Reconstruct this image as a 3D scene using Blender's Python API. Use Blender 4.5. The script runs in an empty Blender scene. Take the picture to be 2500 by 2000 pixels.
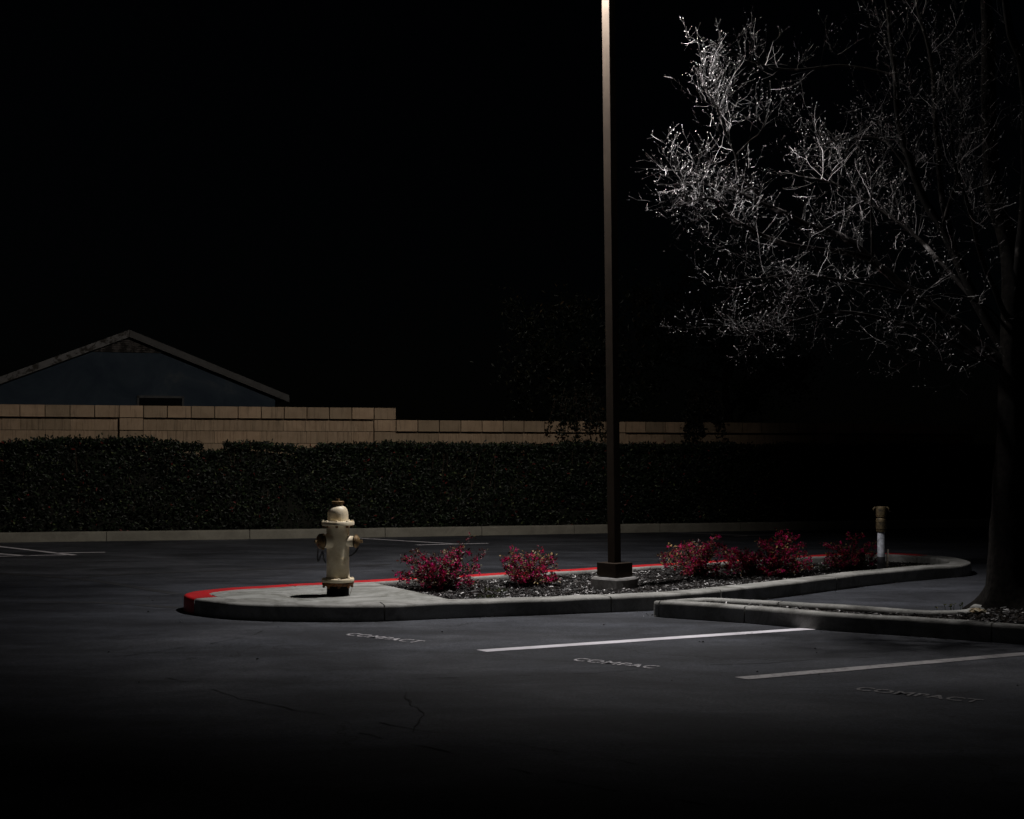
import bpy, bmesh, math, random
from mathutils import Vector, Matrix, noise
random.seed(7)
R = math.radians
scene = bpy.context.scene
col = scene.collection

# ------------------------------------------------------------------ camera
CAM_H, FPX, HOR = 1.5, 3200.0, 1115.0          # eye height, focal length and horizon on a 2500 px wide frame
cam_d = bpy.data.cameras.new('camera'); cam = bpy.data.objects.new('camera', cam_d); col.objects.link(cam)
cam.location = (0, 0, CAM_H); cam.rotation_euler = (R(90), 0, 0)
cam_d.sensor_width = 36; cam_d.lens = 36 * FPX / 2500; cam_d.shift_y = (HOR - 1000) / 2500
cam_d.clip_end = 2000; cam_d.clip_start = 0.05
scene.camera = cam

# ------------------------------------------------------------------ night sky, added faint fill, exposure
world = bpy.data.worlds.new('World'); scene.world = world; world.use_nodes = True
wn = world.node_tree; bg = wn.nodes['Background']
sky = wn.nodes.new('ShaderNodeTexSky'); sky.sky_type = 'NISHITA'; sky.sun_disc = False
sky.sun_elevation = R(48); sky.sun_rotation = R(-60)
wn.links.new(sky.outputs[0], bg.inputs[0]); bg.inputs[1].default_value = 0.00010
fill_sun_d = bpy.data.lights.new('fill_sun', 'SUN'); fill_sun = bpy.data.objects.new('fill_sun', fill_sun_d); col.objects.link(fill_sun)  # unseen weak sun, added as a faint fill for the shadows
fill_sun_d.energy = 0.006; fill_sun_d.angle = R(0.5); fill_sun_d.color = (0.85, 0.92, 1.0)
fill_sun.rotation_euler = (R(42), 0, R(-60)); fill_sun.location = (-20, -5, 40)
scene.view_settings.view_transform = 'Standard'; scene.view_settings.look = 'None'
scene.view_settings.exposure = 0; scene.view_settings.gamma = 1
scene.view_settings.use_curve_mapping = False
scene.cycles.max_bounces = 6
scene.cycles.sample_clamp_indirect = 4

LAMP_POWER, WALL_FILL_POWER, TREE_FILL_POWER = 2450.0, 1650.0, 150.0

# ------------------------------------------------------------------ helpers
def tag(o, label=None, cat=None, group=None, kind=None):
    if label: o['label'] = label
    if cat: o['category'] = cat
    if group: o['group'] = group
    if kind: o['kind'] = kind
    return o
def empty(name, loc=(0, 0, 0), rz=0):
    o = bpy.data.objects.new(name, None); col.objects.link(o)
    o.location = loc; o.rotation_euler = (0, 0, rz); o.empty_display_size = 0.1
    return o
class MB:
    def __init__(s): s.v = []; s.f = []; s.m = []
    def add(s, vs, fs, mi=0):
        b = len(s.v); s.v += [tuple(v) for v in vs]
        s.f += [tuple(i + b for i in f) for f in fs]; s.m += [mi] * len(fs)
    def box(s, c, d, rot=None, mi=0):
        x, y, z = d[0] / 2, d[1] / 2, d[2] / 2
        vs = [Vector((a, b, e)) for a in (-x, x) for b in (-y, y) for e in (-z, z)]
        if rot is not None: vs = [rot @ v for v in vs]
        c = Vector(c)
        s.add([v + c for v in vs], [(0, 1, 3, 2), (4, 6, 7, 5), (0, 4, 5, 1), (2, 3, 7, 6), (0, 2, 6, 4), (1, 5, 7, 3)], mi)
    def lathe(s, prof, n=32, M=None, cap=True, mi=0):
        vs = []
        for r, z in prof:
            for k in range(n):
                a = 2 * math.pi * k / n; v = Vector((r * math.cos(a), r * math.sin(a), z))
                vs.append(M @ v if M else v)
        fs = [(i * n + k, i * n + (k + 1) % n, (i + 1) * n + (k + 1) % n, (i + 1) * n + k) for i in range(len(prof) - 1) for k in range(n)]
        if cap: fs += [tuple(range(n))[::-1], tuple((len(prof) - 1) * n + k for k in range(n))]
        s.add(vs, fs, mi)
    def tube(s, pts, rad, n=5, mi=0, caps=False):
        pts = [Vector(p) for p in pts]; vs = []; t0 = None; u = None
        for i, p in enumerate(pts):
            t = (pts[min(i + 1, len(pts) - 1)] - pts[max(i - 1, 0)])
            t = t.normalized() if t.length > 1e-9 else Vector((0, 0, 1))
            if u is None: u = t.orthogonal().normalized()
            else:
                u = u - t * u.dot(t); u = u.normalized() if u.length > 1e-6 else t.orthogonal().normalized()
            w = t.cross(u); r = rad[i] if isinstance(rad, (list, tuple)) else rad
            for k in range(n):
                a = 2 * math.pi * k / n; vs.append(p + (u * math.cos(a) + w * math.sin(a)) * r)
        fs = [(i * n + k, i * n + (k + 1) % n, (i + 1) * n + (k + 1) % n, (i + 1) * n + k) for i in range(len(pts) - 1) for k in range(n)]
        if caps: fs += [tuple(range(n))[::-1], tuple((len(pts) - 1) * n + k for k in range(n))]
        s.add(vs, fs, mi)
    def leaf(s, p, d, nrm, L, w, fold=0.25):
        d = d.normalized(); b = d.cross(nrm)
        b = b.normalized() if b.length > 1e-5 else d.orthogonal().normalized()
        n = b.cross(d)
        s.add([p, p + d * L * .35 + b * w * .5 + n * w * fold, p + d * L * .75 + b * w * .38 + n * w * fold, p + d * L,
               p + d * L * .75 - b * w * .38 + n * w * fold, p + d * L * .35 - b * w * .5 + n * w * fold],
              [(0, 1, 2, 3), (0, 3, 4, 5)])
    def mesh(s, name, mats, smooth=False):
        me = bpy.data.meshes.new(name); me.from_pydata(s.v, [], s.f)
        for m in (mats if isinstance(mats, (list, tuple)) else [mats]): me.materials.append(m)
        if len(me.materials) > 1: me.polygons.foreach_set('material_index', s.m)
        if smooth: me.polygons.foreach_set('use_smooth', [True] * len(me.polygons))
        me.update(); return me
    def build(s, name, mats, parent=None, smooth=False, bevel=0, angle=None, kind=None, loc=None):
        me = s.mesh(name, mats, smooth)
        o = bpy.data.objects.new(name, me); col.objects.link(o)
        if parent: o.parent = parent
        if loc: o.location = loc
        if bevel:
            b = o.modifiers.new('bevel', 'BEVEL'); b.width = bevel; b.segments = 2; b.limit_method = 'ANGLE'; b.angle_limit = R(40)
        if smooth and angle: me.set_sharp_from_angle(angle=R(angle))
        if kind: o['kind'] = kind
        return o
def rnd(a, b): return random.uniform(a, b)
def rvec():
    while True:
        v = Vector((rnd(-1, 1), rnd(-1, 1), rnd(-1, 1)))
        if .05 < v.length < 1: return v.normalized()
def G(px, py, z=0.0):                    # a spot on level ground, measured in metres from the eye point
    Y = (CAM_H - z) * FPX / (py - HOR); return Vector(((px - 1250) / FPX * Y, Y, z))
def W(px, py, Y): return Vector(((px - 1250) / FPX * Y, Y, CAM_H + (HOR - py) / FPX * Y))
def smooth_pts(p, n=6, closed=False):
    out = []; N = len(p)
    for i in range(N if closed else N - 1):
        g = lambda k: p[(k) % N] if closed else p[max(0, min(N - 1, k))]
        a, b, c, d = g(i - 1), g(i), g(i + 1), g(i + 2)
        for k in range(n):
            t = k / n
            out.append(.5 * ((2 * b) + (c - a) * t + (2 * a - 5 * b + 4 * c - d) * t * t + (3 * b - a - 3 * c + d) * t ** 3))
    if not closed: out.append(p[-1].copy())
    return out

# ------------------------------------------------------------------ materials
def nt(name):
    m = bpy.data.materials.new(name); m.use_nodes = True
    return m, m.node_tree, m.node_tree.nodes['Principled BSDF']
def noise_node(t, scale, detail=6, rough=.6, co=None, dist=0):
    n = t.nodes.new('ShaderNodeTexNoise'); n.inputs['Scale'].default_value = scale
    n.inputs['Detail'].default_value = detail; n.inputs['Roughness'].default_value = rough; n.inputs['Distortion'].default_value = dist
    if co is not None: t.links.new(co, n.inputs['Vector'])
    return n
def ramp(t, fac, stops, interp='LINEAR'):
    r = t.nodes.new('ShaderNodeValToRGB'); r.color_ramp.interpolation = interp
    e = r.color_ramp.elements
    while len(e) > 1: e.remove(e[-1])
    e[0].position = stops[0][0]; e[0].color = (*stops[0][1], 1)
    for p, c in stops[1:]:
        k = e.new(p); k.color = (*c, 1)
    t.links.new(fac, r.inputs[0]); return r
def mix(t, fac, a, b, mode='MIX'):
    n = t.nodes.new('ShaderNodeMix'); n.data_type = 'RGBA'; n.blend_type = mode
    for s, v in ((n.inputs[0], fac), (n.inputs[6], a), (n.inputs[7], b)):
        if hasattr(v, 'links'): t.links.new(v, s)
        elif isinstance(v, (tuple, list)): s.default_value = (*v, 1)
        else: s.default_value = v
    return n.outputs[2]
def bump(t, b, h, strength=.3, dist=.01):
    n = t.nodes.new('ShaderNodeBump'); n.inputs['Strength'].default_value = strength; n.inputs['Distance'].default_value = dist
    t.links.new(h, n.inputs['Height']); t.links.new(n.outputs[0], b.inputs['Normal'])
def objco(t): return t.nodes.new('ShaderNodeTexCoord').outputs['Object']
def simple(name, c1, c2, scale=8, rough=.7, metal=0, bs=.2, bd=.005, spec=.4, lo=.35, hi=.65):
    m, t, b = nt(name); co = objco(t); n = noise_node(t, scale, co=co)
    r = ramp(t, n.outputs[0], [(lo, c1), (hi, c2)]); t.links.new(r.outputs[0], b.inputs['Base Color'])
    b.inputs['Roughness'].default_value = rough; b.inputs['Metallic'].default_value = metal
    b.inputs['Specular IOR Level'].default_value = spec
    n2 = noise_node(t, scale * 9, 5, .7, co); bump(t, b, n2.outputs[0], bs, bd)
    return m
def island_mat(name, stops, rough=.6, spec=.4, trans=0):
    m, t, b = nt(name); g = t.nodes.new('ShaderNodeNewGeometry')
    r = ramp(t, g.outputs['Random Per Island'], stops, 'CONSTANT'); t.links.new(r.outputs[0], b.inputs['Base Color'])
    b.inputs['Roughness'].default_value = rough; b.inputs['Specular IOR Level'].default_value = spec
    if trans:
        out = t.nodes['Material Output']; tr = t.nodes.new('ShaderNodeBsdfTranslucent'); t.links.new(r.outputs[0], tr.inputs[0])
        mx = t.nodes.new('ShaderNodeMixShader'); mx.inputs[0].default_value = trans
        t.links.new(b.outputs[0], mx.inputs[1]); t.links.new(tr.outputs[0], mx.inputs[2]); t.links.new(mx.outputs[0], out.inputs[0])
    return m
def make_asphalt():
    m, t, b = nt('asphalt'); co = objco(t)
    big = noise_node(t, .35, 5, .55, co, .6)
    mp = t.nodes.new('ShaderNodeMapping'); mp.inputs['Rotation'].default_value = (0, 0, R(24)); mp.inputs['Scale'].default_value = (.6, 1.5, 1)
    t.links.new(co, mp.inputs[0]); st = noise_node(t, .9, 4, .6, mp.outputs[0], .8)
    fine = noise_node(t, 34, 5, .85, co); agg = noise_node(t, 110, 3, .7, co)
    c = ramp(t, big.outputs[0], [(.3, (.022, .0242, .030)), (.52, (.034, .0362, .043)), (.72, (.058, .0602, .068))]).outputs[0]
    s = ramp(t, st.outputs[0], [(.34, (.5, .5, .52)), (.5, (1, 1, 1)), (.66, (1.6, 1.6, 1.6))]).outputs[0]
    c = mix(t, 1.0, c, s, 'MULTIPLY')
    md = noise_node(t, 5, 6, .7, co, .8); f = ramp(t, md.outputs[0], [(.32, (.68, .68, .68)), (.68, (1.3, 1.3, 1.3))]).outputs[0]; c = mix(t, .8, c, f, 'MULTIPLY')
    f = ramp(t, fine.outputs[0], [(.34, (.38, .38, .38)), (.66, (1.7, 1.7, 1.7))]).outputs[0]
    c = mix(t, .8, c, f, 'MULTIPLY')
    # cracks: wobbling cell borders, present only in patches
    wob = noise_node(t, 1.6, 6, .65, co)
    add = t.nodes.new('ShaderNodeVectorMath'); add.operation = 'MULTIPLY_ADD'
    t.links.new(wob.outputs['Color'], add.inputs[0]); add.inputs[1].default_value = (1.3, 1.3, 0); t.links.new(co, add.inputs[2])
    vo = t.nodes.new('ShaderNodeTexVoronoi'); vo.feature = 'DISTANCE_TO_EDGE'; vo.inputs['Scale'].default_value = .26
    t.links.new(add.outputs[0], vo.inputs['Vector'])
    cr = ramp(t, vo.outputs['Distance'], [(.0, (1, 1, 1)), (.0018, (1, 1, 1)), (.0040, (0, 0, 0))]).outputs[0]
    pm = noise_node(t, .55, 3, .5, co); pr = ramp(t, pm.outputs[0], [(.50, (0, 0, 0)), (.56, (1, 1, 1))]).outputs[0]
    crm = mix(t, 1.0, cr, pr, 'MULTIPLY')
    c = mix(t, crm, c, (.008, .008, .009))
    t.links.new(c, b.inputs['Base Color'])
    rr = ramp(t, big.outputs[0], [(.3, (.86,) * 3), (.7, (.72,) * 3)]).outputs[0]; t.links.new(rr, b.inputs['Roughness'])
    b.inputs['Specular IOR Level'].default_value = .3
    ag = ramp(t, agg.outputs[0], [(.38, (.45,) * 3), (.62, (1.5,) * 3)]).outputs[0]; c = mix(t, .75, c, ag, 'MULTIPLY'); t.links.new(c, b.inputs['Base Color'])
    h = mix(t, .5, fine.outputs[0], agg.outputs[0]); h = mix(t, crm, h, (0, 0, 0)); bump(t, b, h, .8, .009)
    return m
def make_concrete(name, c1, c2, dark, stain=.5):
    m, t, b = nt(name); co = objco(t)
    n = noise_node(t, 2.2, 7, .65, co, .4); c = ramp(t, n.outputs[0], [(.3, c1), (.7, c2)]).outputs[0]
    s = noise_node(t, 1.6, 9, .72, co, 1.6); sr = ramp(t, s.outputs[0], [(.44, (0, 0, 0)), (.66, (1, 1, 1))]).outputs[0]
    k = t.nodes.new('ShaderNodeMath'); k.operation = 'MULTIPLY'; t.links.new(sr, k.inputs[0]); k.inputs[1].default_value = stain
    c = mix(t, k.outputs[0], c, dark)
    g = noise_node(t, 90, 4, .8, co); gr = ramp(t, g.outputs[0], [(.3, (.72,) * 3), (.65, (1.12,) * 3)]).outputs[0]
    c = mix(t, .7, c, gr, 'MULTIPLY'); t.links.new(c, b.inputs['Base Color'])
    b.inputs['Roughness'].default_value = .9; b.inputs['Specular IOR Level'].default_value = .25
    bump(t, b, mix(t, .4, g.outputs[0], n.outputs[0]), .45, .006)
    return m
def make_paint(name, c, wear_c, lo, hi, rough=.65, scale=14):
    m, t, b = nt(name); co = objco(t)
    n = noise_node(t, scale, 9, .75, co, .3); w = ramp(t, n.outputs[0], [(lo, (0, 0, 0)), (hi, (1, 1, 1))]).outputs[0]
    v = noise_node(t, 3, 4, .6, co); vr = ramp(t, v.outputs[0], [(.3, tuple(x * .72 for x in c)), (.7, c)]).outputs[0]
    cc = mix(t, w, vr, wear_c); t.links.new(cc, b.inputs['Base Color']); b.inputs['Roughness'].default_value = rough
    g = noise_node(t, 120, 3, .7, co); bump(t, b, g.outputs[0], .35, .004)
    return m
M = {}
M['asphalt'] = make_asphalt()
M['concrete'] = make_concrete('kerb_concrete', (.22, .22, .205), (.37, .365, .345), (.09, .086, .075), .8)
M['pad'] = make_concrete('pad_concrete', (.25, .255, .235), (.40, .40, .38), (.10, .098, .08), .9)
M['far_kerb'] = make_concrete('far_kerb_concrete', (.20, .19, .16), (.28, .265, .22), (.12, .11, .09))
M['red'] = make_paint('red_kerb_paint', (.60, .012, .018), (.26, .10, .085), .56, .68, .5, 10)
M['white'] = make_paint('white_line_paint', (.80, .77, .82), (.14, .14, .14), .62, .74)
M['worn_white'] = make_paint('worn_line_paint', (.40, .38, .38), (.07, .07, .072), .50, .68)
M['letter'] = make_paint('stencil_paint', (.66, .63, .66), (.05, .052, .058), .46, .57, .7, 34)
M['faint_letter'] = make_paint('nearly_gone_stencil_paint', (.22, .21, .21), (.045, .046, .05), .46, .60, .8, 26)
M['soil'] = simple('soil', (.012, .009, .007), (.03, .022, .016), 14, .95, 0, .8, .02, .15)
M['chips'] = island_mat('bark_chips', [(0, (.007, .006, .0055)), (.36, (.012, .010, .009)), (.64, (.022, .018, .016)), (.82, (.032, .027, .025)), (.91, (.10, .09, .086)), (.95, (.62, .60, .59))], .55, .45)  # near-white share stands for bleached chips and painted glints
M['hyd'] = simple('cream_hydrant_paint', (.46, .40, .29), (.58, .52, .40), 6, .45, 0, .25, .003, .5)
def dirty_hydrant():
    m, t, b = nt('weathered_cream_paint'); co = objco(t)
    n = noise_node(t, 7, 8, .7, co, .5); c = ramp(t, n.outputs[0], [(.3, (.60, .48, .30)), (.6, (.84, .74, .55))]).outputs[0]
    s = noise_node(t, 16, 8, .75, co, .8); sr = ramp(t, s.outputs[0], [(.62, (0, 0, 0)), (.70, (1, 1, 1))]).outputs[0]
    c = mix(t, sr, c, (.13, .075, .035)); t.links.new(c, b.inputs['Base Color'])
    b.inputs['Roughness'].default_value = .5; g = noise_node(t, 130, 4, .7, co); bump(t, b, g.outputs[0], .3, .003); return m
M['hyd'] = dirty_hydrant()
M['black'] = simple('black_coating', (.002, .002, .002), (.005, .005, .005), 30, .8, 0, .4, .004, .1)
M['rust'] = simple('rusty_iron', (.05, .025, .012), (.24, .10, .035), 28, .8, .2, .6, .004, lo=.4, hi=.6)
M['brass'] = simple('dirty_brass', (.06, .036, .015), (.24, .15, .06), 22, .6, .3, .4, .003)
M['old_brass'] = simple('tarnished_brass', (.035, .027, .015), (.15, .11, .055), 26, .6, .3, .5, .003)
M['chain'] = simple('dark_chain_steel', (.012, .012, .013), (.05, .045, .04), 40, .5, .8)
M['pole'] = simple('dark_bronze_pole', (.022, .0160, .0112), (.029, .0213, .0150), 5, .75, 0, .12, .002, .1)
M['housing'] = simple('lamp_housing', (.03, .027, .024), (.045, .04, .035), 8, .5)
M['footing'] = make_concrete('footing_concrete', (.15, .145, .14), (.32, .31, .30), (.07, .066, .06), .8)
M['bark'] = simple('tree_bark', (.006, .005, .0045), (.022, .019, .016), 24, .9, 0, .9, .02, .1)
M['branch'] = simple('branch_bark_lit_patches', (.012, .011, .010), (.20, .18, .17), 5, .8, 0, .4, .004, .1, .58, .76)  # dark bark, lighter noise patches stand in for lit edges
M['twig'] = island_mat('twig_bark_with_glints', [(0, (.018, .015, .013)), (.60, (.028, .024, .022)), (.78, (.09, .08, .075)), (.86, (.85, .79, .80))], .6, .4)  # near-white share of twigs paints in lamplit specks
M['painted_lit_branch'] = simple('painted_lit_branch_bark', (.014, .012, .011), (.42, .39, .38), 5, .8, 0, .5, .005, .1, .58, .66)  # near-black bark, pale patches painted in as lamplit stretches of limb
M['bud'] = island_mat('bud', [(0, (.03, .024, .024)), (.55, (.16, .13, .13)), (.72, (.80, .74, .75))], .5, .5)  # palest buds carry the sparkle of lamplight in their colour
M['shrub_leaf'] = island_mat('shrub_leaf', [(0, (.035, .010, .012)), (.22, (.09, .014, .022)), (.42, (.20, .018, .035)), (.62, (.065, .045, .016)), (.76, (.22, .15, .045)), (.9, (.40, .27, .11))], .5, .45, .25)
M['shrub_leaf_b'] = island_mat('shrub_leaf_dark', [(0, (.030, .010, .010)), (.3, (.07, .013, .018)), (.55, (.13, .018, .03)), (.72, (.05, .045, .016)), (.86, (.17, .13, .06)), (.95, (.38, .30, .18))], .5, .45, .25)
M['petal'] = island_mat('petal', [(0, (.42, .006, .09)), (.3, (.60, .010, .14)), (.62, (.66, .02, .24)), (.82, (.55, .012, .05))], .55, .3, .3)
M['stem'] = simple('shrub_stem', (.03, .018, .012), (.07, .045, .03), 30, .8)
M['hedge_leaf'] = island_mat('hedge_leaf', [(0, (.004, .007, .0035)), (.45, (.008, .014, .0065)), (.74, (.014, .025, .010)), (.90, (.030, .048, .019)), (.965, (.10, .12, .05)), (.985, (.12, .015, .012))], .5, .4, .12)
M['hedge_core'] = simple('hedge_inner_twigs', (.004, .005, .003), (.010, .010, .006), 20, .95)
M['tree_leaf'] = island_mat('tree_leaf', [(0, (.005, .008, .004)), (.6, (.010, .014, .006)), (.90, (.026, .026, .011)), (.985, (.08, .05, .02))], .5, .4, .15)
M['weed'] = island_mat('weed_leaf', [(0, (.03, .045, .012)), (.4, (.06, .08, .025)), (.75, (.13, .12, .05))], .6, .3, .25)
def block_mat(name, c1, c2, dark):
    m, t, b = nt(name); co = objco(t); oi = t.nodes.new('ShaderNodeObjectInfo')
    va = t.nodes.new('ShaderNodeVectorMath'); va.operation = 'MULTIPLY_ADD'; t.links.new(oi.outputs['Random'], va.inputs[0]); va.inputs[1].default_value = (37, 19, 53); t.links.new(co, va.inputs[2])
    n = noise_node(t, 3, 8, .7, va.outputs[0], .5); c = ramp(t, n.outputs[0], [(.3, c1), (.68, c2)]).outputs[0]
    tint = ramp(t, oi.outputs['Random'], [(0, (.66, .68, .66)), (.4, (.84, .84, .82)), (1, (1.0, .97, .93))]).outputs[0]
    c = mix(t, .9, c, tint, 'MULTIPLY')
    mp = t.nodes.new('ShaderNodeMapping'); mp.inputs['Scale'].default_value = (9, 1, .7); t.links.new(va.outputs[0], mp.inputs[0])
    st = noise_node(t, 2.2, 5, .7, mp.outputs[0]); sr = ramp(t, st.outputs[0], [(.52, (0, 0, 0)), (.72, (.75,) * 3)]).outputs[0]
    c = mix(t, sr, c, dark); t.links.new(c, b.inputs['Base Color']); b.inputs['Roughness'].default_value = .92; b.inputs['Specular IOR Level'].default_value = .2
    g = noise_node(t, 110, 4, .8, co); bump(t, b, g.outputs[0], .6, .006); return m
M['block'] = block_mat('wall_block', (.30, .215, .145), (.42, .31, .215), (.12, .09, .065))
M['mortar'] = simple('mortar', (.05, .04, .03), (.09, .07, .052), 20, .95)
def house_wall():
    m, t, b = nt('blue_stucco'); co = objco(t); n = noise_node(t, .8, 7, .65, co, .6)
    c = ramp(t, n.outputs[0], [(.36, (.030, .046, .068)), (.58, (.052, .072, .096)), (.75, (.10, .115, .125))]).outputs[0]
    t.links.new(c, b.inputs['Base Color']); b.inputs['Roughness'].default_value = .95
    g = noise_node(t, 70, 4, .8, co); bump(t, b, g.outputs[0], .6, .01); return m
M['stucco'] = house_wall()
M['peel'] = make_paint('peeling_white_paint', (.26, .25, .245), (.045, .038, .03), .50, .56, .8, 3.2)
M['fascia'] = make_paint('dimmed_white_paint', (.14, .135, .13), (.06, .057, .052), .55, .70, .8, 5)  # right board's white darkened, the fade of the light put into its colour
M['vent'] = make_paint('peeling_slat_paint', (.17, .15, .14), (.03, .026, .022), .42, .52, .85, 6)
M['shingle'] = simple('roof_shingle', (.02, .02, .021), (.045, .044, .043), 9, .95, 0, .8, .02)
M['win_frame'] = simple('window_frame_dark', (.05, .05, .05), (.09, .09, .09), 10, .6)
def glassy():
    m, t, b = nt('dark_window_glass'); b.inputs['Base Color'].default_value = (.01, .011, .012, 1); b.inputs['Roughness'].default_value = .06; return m
M['glass'] = glassy()
M['pipe'] = simple('grey_white_pipe', (.17, .18, .20), (.48, .50, .55), 16, .5, 0, .2, .002)
M['tape'] = simple('black_tape', (.003, .003, .004), (.012, .012, .014), 30, .6, 0, .4, .003)
M['wood'] = simple('weathered_wood', (.10, .085, .065), (.22, .19, .15), 30, .85)
M['wrapper'] = simple('crumpled_paper', (.22, .15, .07), (.62, .55, .40), 22, .7, lo=.42, hi=.55)
def lens_mat():
    m, t, b = nt('lit_lamp_lens'); b.inputs['Base Color'].default_value = (.8, .8, .8, 1)
    b.inputs['Emission Color'].default_value = (1, .95, .9, 1); b.inputs['Emission Strength'].default_value = 12; return m
M['lens'] = lens_mat()

# ------------------------------------------------------------------ ground
mb = MB(); mb.add([(-150, -40, 0), (150, -40, 0), (150, 260, 0), (-150, 260, 0)], [(0, 1, 2, 3)])
tag(mb.build('parking_lot', M['asphalt']), kind='structure')

# ------------------------------------------------------------------ kerbs
def kerb_profile(w, h, r=.022):
    return [(0, -.06), (.003, h - r - .014), (.004, h - r), (.3 * r + .004, h - .3 * r), (r + .004, h), (r + .02, h), (w - r - .02, h), (w - r, h), (w - .3 * r, h - .3 * r), (w, h - r), (w, h - r - .014), (w, -.06)]
def normals(pts, closed):
    out = []; N = len(pts)
    for i in range(N):
        a = pts[i - 1] if (closed or i > 0) else pts[i]; b = pts[(i + 1) % N] if (closed or i < N - 1) else pts[i]
        d = (b - a).normalized(); out.append(Vector((-d.y, d.x)))
    return out
def kerb_section(pts, nrm, i0, i1, w, h, parent, mats, jitter=.004):
    """one cast length of kerb following the outline, with a joint at each end"""
    prof = kerb_profile(w, h); P = []
    idx = list(range(i0, i1 + 1)); N = len(pts)
    for n_, i in enumerate(idx):
        p = pts[i % N].copy(); q = pts[(i + 1) % N]; o = pts[(i - 1) % N]
        if n_ == 0: p = p + (q - p).normalized() * .006
        if n_ == len(idx) - 1: p = p + (o - p).normalized() * .006
        jz = noise.noise(Vector((p.x * 2.3, p.y * 2.3, 3))) * jitter; jw = (noise.noise(Vector((p.x * 3.1, p.y * 3.1, 9))) + .8 * noise.noise(Vector((p.x * 9, p.y * 9, 4)))) * jitter
        P.append([(p.x + nrm[i % N].x * (u + jw), p.y + nrm[i % N].y * (u + jw), z + (jz if z > 0 else 0)) for u, z in prof])
    mb = MB(); K = len(prof); vs = [v for r in P for v in r]
    for s in range(len(P) - 1):
        pass
    mb.v = vs
    for s in range(len(P) - 1):
        for k in range(K - 1):
            mb.f.append((s * K + k, (s + 1) * K + k, (s + 1) * K + k + 1, s * K + k + 1)); mb.m.append(1 if (k <= 6 and len(mats) > 1) else 0)
    mb.f.append(tuple(range(K))); mb.m.append(0); mb.f.append(tuple((len(P) - 1) * K + k for k in range(K))[::-1]); mb.m.append(0)
    return mb.build('kerb_section', mats, parent, smooth=True, angle=50)
V2 = lambda x, y: Vector((x, y))
def inside(p, poly):
    c = False; j = len(poly) - 1
    for i in range(len(poly)):
        a, b = poly[i], poly[j]
        if (a.y > p.y) != (b.y > p.y) and p.x < (b.x - a.x) * (p.y - a.y) / (b.y - a.y) + a.x: c = not c
        j = i
    return c

KW, KH = .27, .15
outline = [V2(*p) for p in [(-3.20, 12.78), (-3.02, 12.46), (-2.60, 12.10), (-2.13, 11.93), (-1.57, 11.88), (-1.16, 11.93), (-.5, 12.16), (.16, 12.36), (.955, 12.62),
    (1.56, 12.86), (2.12, 13.27), (2.9, 13.98), (3.65, 14.72), (4.40, 15.43), (5.10, 15.98), (5.62, 16.35), (5.86, 16.72), (5.95, 17.2), (5.86, 17.75), (5.52, 18.22), (5.10, 18.38), (4.60, 18.25),
    (3.90, 17.88), (2.64, 17.06), (2.03, 16.66), (1.05, 16.02), (-.39, 15.10), (-1.13, 14.66), (-2.01, 14.12), (-2.40, 13.88), (-2.78, 13.62), (-3.09, 13.32), (-3.22, 13.02)]]
OL = smooth_pts(outline, 9, True); ON = normals(OL, True)
off = lambda d: [OL[i] + ON[i] * d for i in range(len(OL))]
isl = tag(empty('traffic_island'), kind='structure')
near_idx = lambda x, y: min(range(len(OL)), key=lambda i: (OL[i] - V2(x, y)).length)
cuts = [near_idx(*p) for p in [(-3.02, 12.46), (-1.16, 11.93), (.955, 12.62), (2.12, 13.27), (3.65, 14.72), (5.62, 16.35), (5.72, 18.0)]]
redcuts = [near_idx(*p) for p in [(5.72, 18.0), (3.90, 17.88), (2.03, 16.66), (.3, 15.55), (-1.13, 14.66), (-2.40, 13.88)]] + [near_idx(-3.02, 12.46) + len(OL)]
for a, b in zip(cuts[:-1], cuts[1:]): kerb_section(OL, ON, a, b, KW, KH, isl, [M['concrete']], .007)
for a, b in zip(redcuts[:-1], redcuts[1:]): kerb_section(OL, ON, a, b, KW, KH, isl, [M['concrete'], M['red']], .007)
# concrete pad round the hydrant: left of the line PA-PB
PA, PB = V2(-1.55, 14.30), V2(-.42, 12.20)
side = lambda p: (PB.x - PA.x) * (p.y - PA.y) - (PB.y - PA.y) * (p.x - PA.x)
inner = off(KW + .006)
pad = [p for p in inner if side(p) < 0]
k0 = max(range(len(pad)), key=lambda i: (pad[i] - pad[(i + 1) % len(pad)]).length); pad = pad[k0 + 1:] + pad[:k0 + 1]
CRK = V2(-1.68, 12.88)
def slab(poly, name, mat, zt, zb, parent, gap=0):
    bm = bmesh.new(); vs = [bm.verts.new((p.x, p.y, zt)) for p in poly]; f = bm.faces.new(vs)
    if f.normal.z < 0 or (f.normal_update() or f.normal.z < 0): f.normal_flip()
    r = bmesh.ops.extrude_face_region(bm, geom=[f]); 
    for v in r['geom']:
        if isinstance(v, bmesh.types.BMVert): v.co.z = zb
    bmesh.ops.triangulate(bm, faces=bm.faces); bmesh.ops.recalc_face_normals(bm, faces=bm.faces)
    me = bpy.data.meshes.new(name); bm.to_mesh(me); bm.free(); me.materials.append(mat)
    o = bpy.data.objects.new(name, me); col.objects.link(o); o.parent = parent; return o
def split(poly, a, b, g=.004):          # two halves of a polygon either side of the joint a-b
    n = V2(-(b - a).y, (b - a).x).normalized(); out = []
    for sgn in (1, -1):
        q = []
        for i in range(len(poly)):
            p, r = poly[i], poly[(i + 1) % len(poly)]; dp = (p - a).dot(n) * sgn - g; dr = (r - a).dot(n) * sgn - g
            if dp > 0: q.append(p)
            if (dp > 0) != (dr > 0): q.append(p + (r - p) * (dp / (dp - dr)))
        out.append(q)
    return out
for half in split(pad, V2(-3.0, 13.3), V2(-.3, 12.35)): slab(half, 'concrete_slab', M['pad'], .146, .0, isl)
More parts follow.
